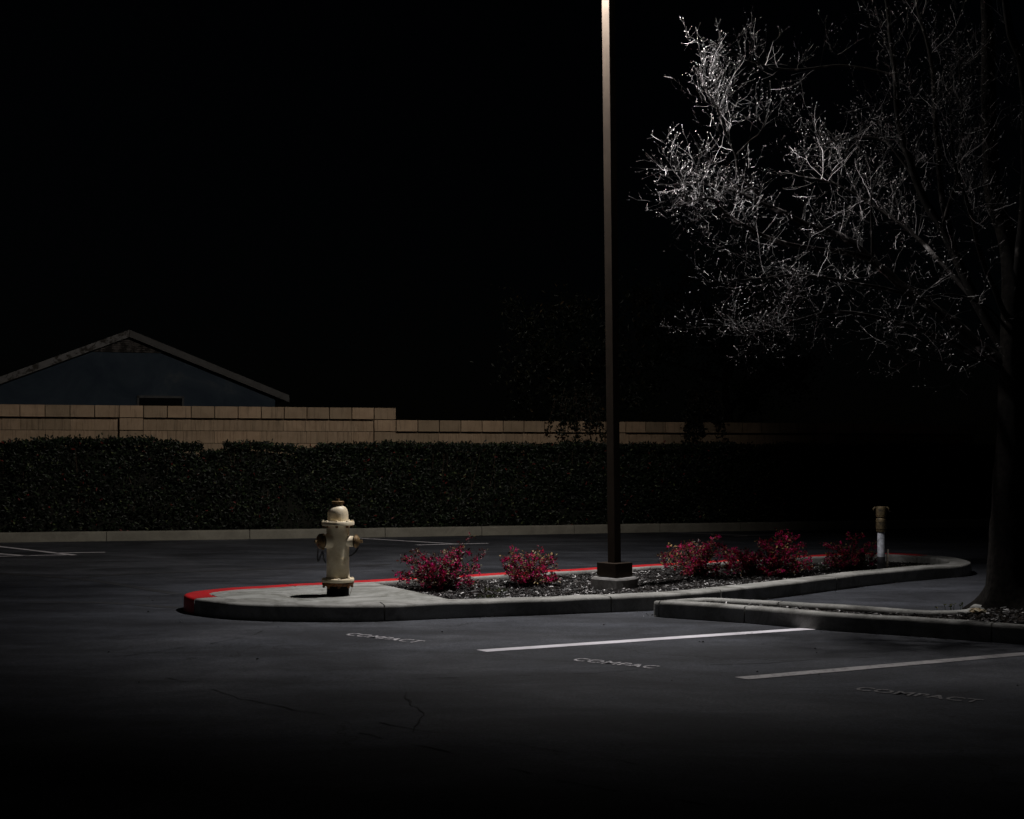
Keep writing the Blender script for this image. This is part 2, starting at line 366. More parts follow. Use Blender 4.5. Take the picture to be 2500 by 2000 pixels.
# soil and mulch
soil_poly = [p for p in off(.05)]
def soil_z(x, y): return .098 - .06 * max(0, min(1, (x - 2.2) / 2.5)) + .018 * noise.noise(Vector((x * 1.7, y * 1.7, 0))) + .008 * noise.noise(Vector((x * 6, y * 6, 0)))
mb = MB(); st = .09; ids = {}
for ix in range(int(8.2 / st)):
    for iy in range(int(6.8 / st)):
        x, y = -2.0 + ix * st, 11.9 + iy * st; c = V2(x + st / 2, y + st / 2)
        if inside(c, soil_poly) and side(c) > -.1:
            q = []
            for (a, b) in ((ix, iy), (ix + 1, iy), (ix + 1, iy + 1), (ix, iy + 1)):
                if (a, b) not in ids:
                    ids[(a, b)] = len(mb.v); X, Y = -2.0 + a * st, 11.9 + b * st; mb.v.append((X, Y, soil_z(X, Y)))
                q.append(ids[(a, b)])
            mb.f.append(tuple(q)); mb.m.append(0)
mb.build('soil', M['soil'], isl, smooth=True)
chip_poly = off(KW + .02)
def chips(n, poly, test, zf, x0, x1, y0, y1, parent, big=1.0, zadd=.0):
    mb = MB(); k = 0
    while k < n:
        p = V2(rnd(x0, x1), rnd(y0, y1))
        if not inside(p, poly) or not test(p): continue
        k += 1; L = rnd(.018, .06) * big; w = rnd(.006, .016) * big; h = rnd(.003, .008)
        rot = Matrix.Rotation(rnd(0, 6.3), 3, 'Z') @ Matrix.Rotation(random.gauss(0, .28), 3, 'Y') @ Matrix.Rotation(random.gauss(0, .4), 3, 'X')
        mb.box((p.x, p.y, zf(p.x, p.y) + rnd(.002, .014) + zadd), (L, w, h), rot)
    return mb.build('bark_mulch', M['chips'], parent, kind='stuff')
chips(24000, chip_poly, lambda p: side(p) > .03, soil_z, -1.6, 5.9, 12.0, 18.3, isl)

# ------------------------------------------------------------------ planter strip at the stall heads, with its own kerbs
so = [V2(*p) for p in [(1.37, 12.24), (2.09, 11.80), (2.67, 11.33), (3.3, 10.96), (3.87, 10.58), (4.8, 9.98), (6.2, 9.05), (7.6, 8.2), (8.2, 8.8), (7.4, 10.0), (6.4, 11.3), (5.6, 12.1), (4.9, 12.35), (4.3, 12.1), (4.0, 11.62), (3.70, 11.56), (3.26, 11.80), (2.54, 12.26), (2.08, 12.52), (1.86, 12.58), (1.62, 12.50), (1.44, 12.38)]]
OLs, ONs = smooth_pts(so, 8, True), None
ONs = normals(OLs, True)
strip = tag(empty('planter_strip'), kind='structure')
ns = lambda x, y: min(range(len(OLs)), key=lambda i: (OLs[i] - V2(x, y)).length)
sc_ = [ns(1.37, 12.24), ns(2.09, 11.8), ns(3.87, 10.58), ns(6.2, 9.05), ns(8.2, 8.8), ns(5.6, 12.1), ns(4.0, 11.62), ns(2.54, 12.26), ns(1.37, 12.24) + len(OLs)]
for a, b in zip(sc_[:-1], sc_[1:]): kerb_section(OLs, ONs, a, b, .15, .15, strip, [M['concrete']], .007)
inS = [OLs[i] + ONs[i] * .06 for i in range(len(OLs))]; inS2 = [OLs[i] + ONs[i] * .17 for i in range(len(OLs))]
def strip_z(x, y): return .105 + .05 * math.exp(-((x - 4.55) ** 2 + (y - 11.75) ** 2) / .5) + .012 * noise.noise(Vector((x * 3, y * 3, 5)))
mb = MB(); ids = {}; st = .08
for ix in range(int(7.2 / st)):
    for iy in range(int(4.8 / st)):
        c = V2(1.3 + (ix + .5) * st, 8 + (iy + .5) * st)
        if inside(c, inS):
            q = []
            for (a, b) in ((ix, iy), (ix + 1, iy), (ix + 1, iy + 1), (ix, iy + 1)):
                if (a, b) not in ids:
                    ids[(a, b)] = len(mb.v); X, Y = 1.3 + a * st, 8 + b * st; mb.v.append((X, Y, strip_z(X, Y)))
                q.append(ids[(a, b)])
            mb.f.append(tuple(q)); mb.m.append(0)
mb.build('soil', M['soil'], strip, smooth=True)
chips(5000, inS2, lambda p: p.x < 6.2, strip_z, 1.5, 6.2, 9, 12.6, strip)

# ------------------------------------------------------------------ painted markings
def stripe(name, pts, w, mat, label=None, z=.004):
    mb = MB(); a, b = Vector(pts[0]), Vector(pts[1]); d = (b - a); L = d.length; d.normalize(); n = Vector((-d.y, d.x, 0)); K = max(2, int(L / .15))
    vs = []
    for i in range(K + 1):
        p = a + d * (L * i / K); e1 = noise.noise(Vector((p.x * 3, p.y * 3, 1))) * .008; e2 = noise.noise(Vector((p.x * 3, p.y * 3, 7))) * .008
        sl = .03 if i == 0 else 0
        vs += [(p.x + n.x * (w / 2 + e1) - d.x * sl, p.y + n.y * (w / 2 + e1) - d.y * sl, z), (p.x - n.x * (w / 2 + e2), p.y - n.y * (w / 2 + e2), z)]
    mb.add(vs, [(2 * i, 2 * i + 1, 2 * i + 3, 2 * i + 2) for i in range(K)])
    o = mb.build(name, mat); tag(o, kind='structure'); return o
stripe('stall_line', (G(1180, 1590), G(2012, 1533.5)), .13, M['white'])
stripe('stall_line', (G(1815, 1657), G(2560, 1592)), .12, M['worn_white'])
for a, b, w in [((868, 1314), (1112, 1328.5), .10), ((1018, 1331.2), (1192, 1327), .10), ((-40, 1330.5), (182, 1356), .10), ((-60, 1360.2), (165, 1355), .10), ((-40, 1350), (72, 1358), .1), ((140, 1350.6), (256, 1349), .10),
                ((1610, 1298.6), (1830, 1308.5), .09), ((1795, 1310), (1905, 1305.5), .09)]:
    stripe('stall_line', (G(*a), G(*b)), w, M['worn_white'] if a[0] > 1500 else M['white'])
def text_mesh(s, size, extrude=0.0, space=1.0, offs=0.0):
    c = bpy.data.curves.new('t', 'FONT'); c.body = s; c.size = size; c.extrude = extrude; c.space_character = space; c.offset = offs; c.resolution_u = 4
    o = bpy.data.objects.new('t', c); col.objects.link(o); dg = bpy.context.evaluated_depsgraph_get(); dg.update()
    me = bpy.data.meshes.new_from_object(o.evaluated_get(dg)); bpy.data.objects.remove(o); return me
def ground_text(s, p, ang, size, sx, mat='letter'):
    me = text_mesh(s, size, 0, 1.05, .0035); o = bpy.data.objects.new('stencil_lettering', me); col.objects.link(o)
    me.materials.clear(); me.materials.append(M[mat]); o.location = (p.x, p.y, .004); o.rotation_euler = (0, 0, ang); o.scale = (sx, 1, 1)
    tag(o, kind='structure')
ground_text('COMPACT', G(838, 1550.5), R(-37), .185, .88)
ground_text('COMPAC', G(1392, 1613), R(-34), .185, .86)
ground_text('COMPACT', G(2082, 1685), R(-35.5), .185, .86, 'faint_letter')
M['crack'] = simple('open_crack', (.004, .004, .004), (.010, .010, .010), 30, .95)
M['tyre'] = make_paint('tyre_rubber_film', (.020, .020, .022), (.034, .035, .039), .42, .60, .8, 4)
def ribbon(name, pts, w, mat, wig, step=.04, z=.003, gaps=0.0):
    P = []
    for a, b in zip(pts[:-1], pts[1:]):
        K = max(1, int((b - a).length / step)); P += [a.lerp(b, k / K) for k in range(K)]
    P = [p + Vector((noise.noise(p * 1.3), noise.noise(p * 1.3 + Vector((5, 5, 0))), 0)) * wig * 2 + Vector((noise.noise(p * 7), noise.noise(p * 7 + Vector((3, 8, 0))), 0)) * wig * .6 for p in P]
    mb = MB(); vs = []
    for i, p in enumerate(P):
        d = (P[min(i + 1, len(P) - 1)] - P[max(0, i - 1)]).normalized(); n = Vector((-d.y, d.x, 0)); h = w / 2 * (.45 + 1.1 * abs(noise.noise(p * 4)) * 1.6 if wig else 1)
        vs += [p + n * h + Vector((0, 0, z)), p - n * h + Vector((0, 0, z))]
    mb.add(vs, [(2 * i, 2 * i + 1, 2 * i + 3, 2 * i + 2) for i in range(len(P) - 1) if noise.noise(P[i] * 2.2 + Vector((0, 0, 8))) > gaps - .6])
    tag(mb.build(name, mat), kind='structure')
for pl in [[(905, 1662), (1150, 1658), (1370, 1645), (1720, 1627), (1900, 1618), (2150, 1602)], [(410, 1655), (530, 1690), (700, 1722), (950, 1770), (1250, 1815), (1440, 1842), (1600, 1870)], [(880, 1790), (1100, 1830), (1300, 1890), (1520, 1935), (1800, 1990)],
           [(300, 1600), (520, 1572), (600, 1555), (640, 1540)], [(2140, 1600), (2180, 1590), (2350, 1570)], [(1000, 1690), (1030, 1740), (1020, 1790)]]:
    ribbon('pavement_crack', [G(*p) for p in pl], .010, M['crack'], .05, gaps=.50)
for pl in [[(-40, 1398), (120, 1408), (230, 1418), (330, 1434), (440, 1452)], [(205, 1409), (330, 1401), (480, 1396), (700, 1388), (960, 1378)], [(60, 1471), (250, 1472), (440, 1485)]]:
    ribbon('tyre_mark', smooth_pts([G(*p) for p in pl], 8), .13, M['tyre'], 0, z=.0025)
# small leaf and grit litter scattered over the tarmac
mb = MB()
for k in range(60):
    p = V2(rnd(-4, 5), rnd(8.5, 15)); 
    if inside(p, OL) or inside(p, OLs): continue
    s = rnd(.005, .014); a = rnd(0, 6.3); mb.leaf(Vector((p.x, p.y, .006)), Vector((math.cos(a), math.sin(a), rnd(0, .3))), Vector((rnd(-.3, .3), rnd(-.3, .3), 1)), s * 2, s * 1.2, .5)
for OO, NN in ((OL, ON), (OLs, ONs)):                      # dirt that gathers along the foot of the kerbs
    for k in range(420):
        i = random.randrange(len(OO)); q = OO[i].lerp(OO[(i + 1) % len(OO)], random.random()) - NN[i] * (.012 + abs(random.gauss(0, .045))); s = rnd(.003, .011); a = rnd(0, 6.3)
        if noise.noise(Vector((q.x * 1.4, q.y * 1.4, 3))) < -.05 or inside(q, OL) or inside(q, OLs): continue
        mb.leaf(Vector((q.x, q.y, .006)), Vector((math.cos(a), math.sin(a), rnd(0, .4))), Vector((rnd(-.3, .3), rnd(-.3, .3), 1)), s * 2, s * 1.3, .5)
tag(mb.build('leaf_litter', M['chips']), 'dark leaf crumbs scattered over the tarmac and along the kerbs', 'leaf litter', kind='stuff')

# ------------------------------------------------------------------ far kerb and bed
far = [V2(*p) for p in [(-13, 21.95), (-8.9, 22.88), (-5.6, 23.62), (-2.36, 24.4), (0, 25.1), (2.4, 25.85), (4.6, 26.4), (8, 27.35), (12, 28.4), (17, 29.7)]]
FL = smooth_pts(far, 8); FN = normals(FL, False)
bed = tag(empty('hedge_bed'), kind='structure')
cut = list(range(0, len(FL) - 1, 6)) + [len(FL) - 1]
for a, b in zip(cut[:-1], cut[1:]):
    if b > a: kerb_section(FL, FN, a, b, .15, .17, bed, [M['far_kerb']], .006)
mb = MB(); vs = []
for i in range(len(FL)):
    p = FL[i] + FN[i] * .1; q = FL[i] + FN[i] * 2.6; vs += [(p.x, p.y, .12), (q.x, q.y, .12)]
mb.add(vs, [(2 * i, 2 * i + 2, 2 * i + 3, 2 * i + 1) for i in range(len(FL) - 1)]); mb.build('soil', M['soil'], bed)

# ------------------------------------------------------------------ block wall
WA = Vector((-12, 23.73, 0)); WANG = math.atan2(.266, 1)
wall = tag(empty('block_wall', WA, WANG), 'tan concrete block wall with projecting cap course, stepping down behind the hedge', 'wall')
BM, BH, GAP = .443, .24, .017
def blk(w, d, h, name='block'):
    mb = MB(); mb.box((0, d / 2, h / 2), (w - GAP, d, h - GAP)); o = mb.mesh(name, M['block']); return o
def fluted(w, d, h):
    mb = MB(); n = 10; G2 = .006; x0 = -(w - G2) / 2; W_ = w - G2; pr = []
    cuts_ = sorted([rnd(.03, .97) for _ in range(n)])
    pr.append((x0, 0))
    for c in cuts_:
        x = x0 + c * W_
        if x - .008 <= pr[-1][0]: continue
        pr += [(x - .005, 0), (x, .006), (x + .005, 0)]
    pr.append((x0 + W_, 0)); K = len(pr); zt, zb = h - .005, .005
    vs = [(x, y, z) for z in (zb, zt) for x, y in pr] + [(x0, d, zb), (x0 + W_, d, zb), (x0, d, zt), (x0 + W_, d, zt)]
    fs = [(i, i + 1, K + i + 1, K + i) for i in range(K - 1)]; e = 2 * K
    fs += [tuple(range(K, 2 * K)) + (e + 3, e + 2), tuple(range(K))[::-1] + (e, e + 1), (0, K, e + 2, e), (K - 1, e + 1, e + 3, 2 * K - 1), (e, e + 2, e + 3, e + 1)]
    mb.add(vs, fs); return mb.mesh('block', M['block'])
me_cap, me_pil = blk(BM, .25, BH), blk(BM, .24, BH); me_fl = [fluted(BM * 2, .16, BH) for _ in range(4)]; me_fl1 = [fluted(BM, .16, BH) for _ in range(2)]
def put(me, x, y, z):
    o = bpy.data.objects.new('block', me); col.objects.link(o); o.parent = wall; o.location = (x, y + rnd(-.003, .003), z); return o
pil = [9.78 - k * 11 * BM for k in (0, 1, 2)] + [9.78 + k * 11 * BM for k in (1, 2)]
def is_pil(x): return any(abs(x - p) < .1 for p in pil)
for k in range(-27, 32):
    x = 9.78 + k * BM
    top = 2.48 if k <= 0 else 2.24
    if x < .2 or x > 23.2: continue
    put(me_cap, x, -.05 if not is_pil(x) else -.056, top - BH)
    if is_pil(x):
        for c in range(1, 5): put(me_pil, x, -.05, top - BH * (1 + c))
    else:
        j = (k - 1) % 11                     # ten modules between pilasters -> five double blocks
        for c in range(1, 5):
            z = top - BH * (1 + c)
            if c % 2 == 1:
                if j % 2 == 0: put(random.choice(me_fl), x + BM / 2, .045, z)
            else:
                if j == 0 or j == 9: put(random.choice(me_fl1), x, .045, z)
                elif j % 2 == 1: put(random.choice(me_fl), x + BM / 2, .045, z)
mb = MB(); mb.box((5.0, .13, 1.23), (9.96, .13, 2.46)); mb.box((16.6, .13, 1.11), (13.2, .13, 2.22)); 
for p in pil: mb.box((p, .06, .6), (BM - .01, .2, 1.2))
mb.build('mortar_core', M['mortar'], wall)

# ------------------------------------------------------------------ hedge
hedge = tag(empty('hedge', (0, 0, 0)), 'dense dark green clipped hedge between the far kerb and the block wall', 'hedge')
def hedge_top(u):           # u = index position along the kerb line
    x = FL[int(u)].x
    return 1.67 + .10 * math.exp(-((x + 7.6) / 1.2) ** 2) + .06 * noise.noise(Vector((x * 1.1, 0, 4))) - .13 * math.exp(-((x + 5.55) / .22) ** 2) - .09 * math.exp(-((x + 4.0) / .25) ** 2)
mb = MB(); NL = 78000; vis = [i for i in range(len(FL) - 1) if -11.5 < FL[i].x < 13]
for _ in range(NL):
    i = random.choice(vis); f = random.random(); p = FL[i].lerp(FL[i + 1], f); n = FN[i]
    T = hedge_top(i + f) + rnd(-.05, .05); z = .14 + (T - .14) * random.random() ** .85
    front = .27 + .20 * noise.noise(Vector((p.x * 1.1, z * 1.4, 2))) + .10 * noise.noise(Vector((p.x * 4, z * 4, 5)))
    if random.random() < .36: z = T - .03 + abs(random.gauss(0, .035)); dpt = rnd(.0, .55)
    else: dpt = abs(random.gauss(0, .08))
    q = Vector((p.x + n.x * (front + dpt), p.y + n.y * (front + dpt), z))
    d = Vector((rnd(-1, 1), rnd(-1, .3), rnd(-.3, 1.0))); nr = Vector((rnd(-.6, .6), -1 + rnd(-.3, .8), rnd(-.2, .9)))
    mb.leaf(q, d, nr, rnd(.045, .085), rnd(.022, .036), .15)
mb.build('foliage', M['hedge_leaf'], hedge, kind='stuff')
mb = MB()                    # sprigs that stick up above the clipped top, and thin stems inside
for _ in range(420):
    i = random.choice(vis); p = FL[i].lerp(FL[i + 1], random.random()); n = FN[i]; T = hedge_top(i)
    dd = rnd(.15, .6); b = Vector((p.x + n.x * dd, p.y + n.y * dd, T - .05)); h = rnd(.06, .17); l = Vector((rnd(-.3, .3), rnd(-.2, .2), 1)).normalized()
    mb.tube([b, b + l * h * .5, b + l * h], [.004, .003, .002], 3)
    for k in range(5):
        mb.leaf(b + l * h * (.3 + .17 * k), (l + rvec() * .8), rvec(), rnd(.03, .06), rnd(.016, .028), .15)
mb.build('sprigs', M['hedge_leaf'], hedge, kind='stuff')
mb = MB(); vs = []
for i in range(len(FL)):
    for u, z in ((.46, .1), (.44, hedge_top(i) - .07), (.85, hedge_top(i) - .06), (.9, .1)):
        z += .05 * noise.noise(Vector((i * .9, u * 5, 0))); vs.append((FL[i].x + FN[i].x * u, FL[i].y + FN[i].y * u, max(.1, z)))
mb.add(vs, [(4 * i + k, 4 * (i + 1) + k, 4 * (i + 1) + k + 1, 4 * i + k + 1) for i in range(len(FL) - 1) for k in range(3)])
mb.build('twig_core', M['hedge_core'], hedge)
mb = MB()
for _ in range(160):
    i = random.choice(vis); p = FL[i].lerp(FL[i + 1], random.random()); n = FN[i]; a = Vector((p.x + n.x * .5, p.y + n.y * .5, .1))
    mb.tube([a, a + Vector((rnd(-.1, .1), rnd(-.1, .1), .7)), a + Vector((rnd(-.25, .25), rnd(-.3, .1), hedge_top(i) - .2))], [.014, .010, .004], 4)
mb.build('stems', M['stem'], hedge, kind='stuff')

# ------------------------------------------------------------------ house beyond the wall
house = tag(empty('house', (-9.92, 34.0, 0), WANG), 'blue stucco house gable with peeling white fascia beyond the block wall', 'house')
HW, AP, SL, DP = 3.75, 4.80, .402, 9.0
mb = MB(); zt = lambda x: AP - .10 - SL * abs(x)
prof = [(-HW, 0), (HW, 0), (HW, zt(HW)), (0, zt(0)), (-HW, zt(HW))]
mb.add([(x, .3, z) for x, z in prof] + [(x, .3 + DP, z) for x, z in prof], [(0, 1, 2, 3, 4), (9, 8, 7, 6, 5), (0, 5, 6, 1), (1, 6, 7, 2), (4, 9, 5, 0)])
mb.build('wall', M['stucco'], house)
RW = 4.10
for s in (-1, 1):
    mb = MB(); a, b = (0, AP), (s * RW, AP - SL * RW); t = .09
    mb.add([(a[0], .03, a[1]), (b[0], .03, b[1]), (b[0], .03, b[1] - t), (a[0], .03, a[1] - t), (a[0], DP + .5, a[1]), (b[0], DP + .5, b[1]), (b[0], DP + .5, b[1] - t), (a[0], DP + .5, a[1] - t)],
           [(0, 1, 2, 3), (7, 6, 5, 4), (0, 4, 5, 1), (3, 2, 6, 7), (1, 5, 6, 2), (0, 3, 7, 4)])
    mb.build('roof', M['shingle'], house)
    mb = MB(); h = .185; e = .004 * s
    mb.add([(e, -.01, AP - .012), (s * RW, -.01, AP - .012 - SL * RW), (s * RW, -.01, AP - .012 - SL * RW - h), (e, -.01, AP - .012 - h), (e, .028, AP - .012), (s * RW, .028, AP - .012 - SL * RW), (s * RW, .028, AP - .012 - SL * RW - h), (e, .028, AP - .012 - h)],
           [(0, 1, 2, 3), (7, 6, 5, 4), (0, 4, 5, 1), (3, 2, 6, 7), (1, 5, 6, 2), (0, 3, 7, 4)])
    o = mb.build('fascia_board', M['peel'] if s < 0 else M['fascia'], house)
    o['label'] = 'peeling weathered fascia board' if s < 0 else 'plain fascia board with the fading light in its colour'
vent = MB(); vent.add([(-1.05, .294, 4.22), (1.05, .294, 4.22), (0, .294, 4.66)], [(0, 1, 2)]); vent = vent.build('gable_vent', M['black'], house)
for k in range(7):
    z = 4.25 + k * .056; hw = (4.66 - z) / SL - .03
    mb = MB(); mb.box((0, .262, z), (2 * hw, .012, .058), Matrix.Rotation(R(-38), 3, 'X')); mb.build('slat', M['vent'], vent)
win = MB()
for c, d in (((.78, .27, 3.07), (1.20, .08, .06)), ((.21, .27, 2.4), (.05, .08, 1.4)), ((1.35, .27, 2.4), (.05, .08, 1.4)), ((.78, .27, 1.69), (1.2, .1, .06)), ((.78, .275, 2.78), (1.09, .05, .03))): win.box(c, d)
win = win.build('window', M['win_frame'], house)
mb = MB(); mb.box((.78, .29, 2.4), (1.09, .012, 1.36)); mb.build('pane', M['glass'], win)

# ------------------------------------------------------------------ dark trees and shrubs behind the wall
def leafy_tree(name, label, base, h, rad, n, group=None):
    t = tag(empty(name, base), label, 'tree', group); mb = MB()
    pts = [Vector((0, 0, -.05)), Vector((.1, .05, h * .3)), Vector((-.05, .1, h * .55)), Vector((.1, 0, h * .85))]; mb.tube(smooth_pts(pts, 4), [.17 - .012 * i for i in range(13)], 8)
    tips = []
    for k in range(9):
        a = k * 2.4; z0 = h * rnd(.35, .7); L = rad * rnd(.6, 1); e = Vector((math.cos(a) * L, math.sin(a) * L, z0 + rnd(.3, .3 * h)))
        mb.tube([Vector((.05, .05, z0)), Vector((e.x * .5, e.y * .5, z0 + (e.z - z0) * .65)), e], [.06, .04, .012], 5); tips.append(e)
    mb.build('trunk', M['bark'], t, smooth=True)
    cl = [Vector((rnd(-1, 1) * rad, rnd(-1, 1) * rad, h * rnd(.38, 1))) for _ in range(34)] + tips
    mb = MB()
    for _ in range(n):
        c = random.choice(cl); p = c + rvec() * abs(random.gauss(0, .36)); p.z = max(p.z, 1.6)
        mb.leaf(p, rvec(), rvec(), rnd(.06, .13), rnd(.03, .06), .2)
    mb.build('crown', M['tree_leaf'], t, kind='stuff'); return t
leafy_tree('evergreen_tree', 'dark leafy tree rising behind the lower wall section', (1.6, 30.6, 0), 5.2, 1.7, 9000)
leafy_tree('evergreen_tree', 'tall dark tree behind the wall, beyond the lamp post', (5.2, 31.6, 0), 6.0, 1.9, 9000)
def overhang(label, px, w):
    s = (px - 1250) / FPX; Y = (23.73 + 12 * .266) / (1 - .266 * s); b = Vector((s * Y, Y, 0))
    t = tag(empty('overhanging_shrub', (b.x + .1, b.y + .75, 0)), label, 'shrub', 'shrubs hanging over the block wall'); mb = MB(); lf = MB()
    for k in range(26):
        x = rnd(-w, w); e = Vector((x, -1.0 + rnd(-.1, .15) + .266 * x, rnd(1.85, 2.25) if random.random() < .5 else rnd(2.15, 2.6)))
        mid = Vector((x * .6, -.35, 2.75 + rnd(-.1, .2))); pts = smooth_pts([Vector((x * .1, 0, -.02)), Vector((x * .4, -.05, 1.6)), mid, e], 4); mb.tube(pts, [.02 - .0014 * i for i in range(13)], 4)
        for _ in range(90):
            q = pts[random.randint(6, 12)] + rvec() * rnd(0, .13); lf.leaf(q, rvec(), rvec(), rnd(.05, .1), rnd(.025, .045), .2)
    mb.build('stems', M['stem'], t, kind='stuff'); lf.build('foliage', M['tree_leaf'], t, kind='stuff')
overhang('dark shrub drooping over the low wall just left of the lamp post', 1395, .62)
overhang('dark shrub drooping over the low wall just right of the lamp post', 1705, .45)

# ------------------------------------------------------------------ lamp post
PX, PY = 1.09, 13.92
PZ = soil_z(PX, PY)
lamp = tag(empty('lamp_post', (PX, PY, 0)), 'dark bronze square lamp post with boxy base cover standing in the mulch', 'lamp post')
mb = MB(); n = 20; prof = []
vs = []
for z, r in ((-.05, .25), (.205, .245), (.224, .232), (.228, .0)):
    for k in range(n):
        a = 2 * math.pi * k / n; rr = r * (1 + .05 * noise.noise(Vector((math.cos(a) * 1.5, math.sin(a) * 1.5, z * 4)))) * (1 / max(abs(math.cos(a + R(45))), abs(math.sin(a + R(45)))) ** .35 * .9 if r else 1)
        vs.append((rr * math.cos(a), rr * math.sin(a), z + (.006 * noise.noise(Vector((a * 2, z, 1))) if r else 0)))
mb.add(vs, [(i * n + k, i * n + (k + 1) % n, (i + 1) * n + (k + 1) % n, (i + 1) * n + k) for i in range(3) for k in range(n)])
mb.build('footing', M['footing'], lamp)
Q = Matrix.Rotation(R(44), 3, 'Z'); lean = Matrix.Rotation(R(-.62), 3, 'Y')
mb = MB(); mb.box((0, 0, 0.231 + .073), (.268, .268, .146), Q); mb.build('base_cover', M['pole'], lamp, bevel=.004)
POLE_H = 7.35
mb = MB(); mb.box((0, 0, POLE_H / 2), (.101, .101, POLE_H), Q); mb.v = [tuple(lean @ Vector(v) + Vector((0, 0, .16))) for v in mb.v]
mb.build('pole', M['pole'], lamp, bevel=.006)
top = lean @ Vector((0, 0, POLE_H)) + Vector((0, 0, .16))
mb = MB(); mb.box(top + Vector((0, 0, .012)), (.115, .115, .02), Q); mb.build('pole_cap', M['housing'], lamp, bevel=.004)
ad = Vector((-.75, -.66, 0)); HD = .40; HZ = -.40
hc = top + ad * HD + Vector((0, 0, HZ)); yaw = math.atan2(ad.y, ad.x); RZ = Matrix.Rotation(yaw, 3, 'Z')
mb = MB(); mb.box(top + ad * .12 + Vector((0, 0, HZ + .03)), (.22, .06, .08), RZ); mb.build('arm', M['housing'], lamp, bevel=.005)
head = MB(); head.add([RZ @ Vector(v) + hc for v in [(-.22, -.19, -.03), (.34, -.19, -.03), (.34, .19, -.03), (-.22, .19, -.03), (-.2, -.15, .1), (.30, -.13, .07), (.30, .13, .07), (-.2, .15, .1)]],
         [(0, 3, 2, 1), (4, 5, 6, 7), (0, 1, 5, 4), (1, 2, 6, 5), (2, 3, 7, 6), (3, 0, 4, 7)])
head = head.build('lamp_head', M['housing'], lamp, bevel=.01)
mb = MB(); mb.box(hc + RZ @ Vector((.06, 0, -.036)), (.42, .30, .008), RZ); mb.build('lens', M['lens'], head)
def spot(name, loc, target, power, size, blend, color, rad, parent):
    d = bpy.data.lights.new(name, 'SPOT'); o = bpy.data.objects.new(name, d); col.objects.link(o); o.parent = parent
    d.energy = power; d.spot_size = R(size); d.spot_blend = blend; d.color = color; d.shadow_soft_size = rad
    o.location = loc; o.rotation_euler = (Vector(target) - (Vector(loc) + parent.location)).to_track_quat('-Z', 'Y').to_euler(); return o
spot('lamp_light', hc + RZ @ Vector((.06, 0, -.075)), (1.25, 14.4, 0), LAMP_POWER, 113, 1.0, (1.0, .965, .955), .07, lamp)
# unseen second head, added to the post to light the back wall and house
fd = Vector((-.42, .91, 0)); fc = top + fd * .34 + Vector((0, 0, -.16)); RF = Matrix.Rotation(math.atan2(fd.y, fd.x), 3, 'Z') @ Matrix.Rotation(R(38), 3, 'Y')
mb = MB(); mb.box(top + fd * .15 + Vector((0, 0, -.14)), (.2, .04, .04), Matrix.Rotation(math.atan2(fd.y, fd.x), 3, 'Z')); mb.build('arm', M['housing'], lamp, bevel=.004)
fh = MB(); fh.box(fc, (.12, .3, .24), RF); fh = fh.build('added_flood_head', M['housing'], lamp, bevel=.012)
mb = MB(); mb.box(fc + RF @ Vector((.063, 0, 0)), (.008, .25, .19), RF); mb.build('lens', M['lens'], fh)
spot('added_wall_fill', fc + RF @ Vector((.10, 0, 0)), (-6.2, 25.5, 1.7), WALL_FILL_POWER, 102, 1.0, (1.0, .93, .85), .06, lamp)

gd = Vector((.93, -.37, 0)); gc = top + gd * .32 + Vector((0, 0, -.16)); RG = Matrix.Rotation(math.atan2(gd.y, gd.x), 3, 'Z') @ Matrix.Rotation(R(30), 3, 'Y')  # unseen third head, added to brighten the right side of the tree
mb = MB(); mb.box(top + gd * .15 + Vector((0, 0, -.14)), (.2, .04, .04), Matrix.Rotation(math.atan2(gd.y, gd.x), 3, 'Z')); mb.build('arm', M['housing'], lamp, bevel=.004)
gh = MB(); gh.box(gc, (.12, .3, .24), RG); gh = gh.build('added_flood_head', M['housing'], lamp, bevel=.012)
mb = MB(); mb.box(gc + RG @ Vector((.063, 0, 0)), (.008, .25, .19), RG); mb.build('lens', M['lens'], gh)
spot('added_tree_fill', gc + RG @ Vector((.10, 0, 0)), (4.5, 12.3, 4.9), TREE_FILL_POWER, 66, 1.0, (1.0, .95, .90), .05, lamp)

# ------------------------------------------------------------------ fire hydrant
HX, HY, HZ0 = -1.70, 12.80, .146
hyd = tag(empty('fire_hydrant', (HX, HY, HZ0)), 'cream painted fire hydrant with brass caps and chains on a black stub', 'hydrant'); hyd.scale = (1.05, 1.05, 1)
mb = MB(); mb.lathe([(.103, -.01), (.103, .098)], 40); mb.build('base_stub', M['black'], hyd, smooth=True, angle=40)
mb = MB(); mb.lathe([(.118, .094), (.142, .098), (.146, .112), (.146, .128), (.118, .132)], 40); mb.build('gasket_ring', M['rust'], hyd, smooth=True, angle=40)
mb = MB(); mb.lathe([(.10, .131), (.148, .132), (.151, .136), (.151, .160), (.148, .165), (.118, .170), (.10, .170)], 48); mb.build('lower_flange', M['hyd'], hyd, smooth=True, angle=40)
def bolts(zb, r, zlist, mat, n=8, a0=.2):
    for k in range(n):
        a = a0 + 2 * math.pi * k / n
        for zz, h in zlist:
            mb = MB(); mb.lathe([(.013, 0), (.013, h), (.010, h + .003)], 6, Matrix.Translation((r * math.cos(a), r * math.sin(a), zz)) @ Matrix.Rotation(rnd(0, 1), 4, 'Z')); mb.build('bolt', mat, hyd)
bolts(0, .133, [(.164, .008)], M['hyd']); bolts(0, .130, [(.078, .018)], M['rust'])
mb = MB(); mb.lathe([(.116, .168), (.110, .176), (.106, .19), (.104, .3), (.104, .5), (.106, .62), (.110, .66), (.116, .69)], 48); mb.build('barrel', M['hyd'], hyd, smooth=True, angle=50)
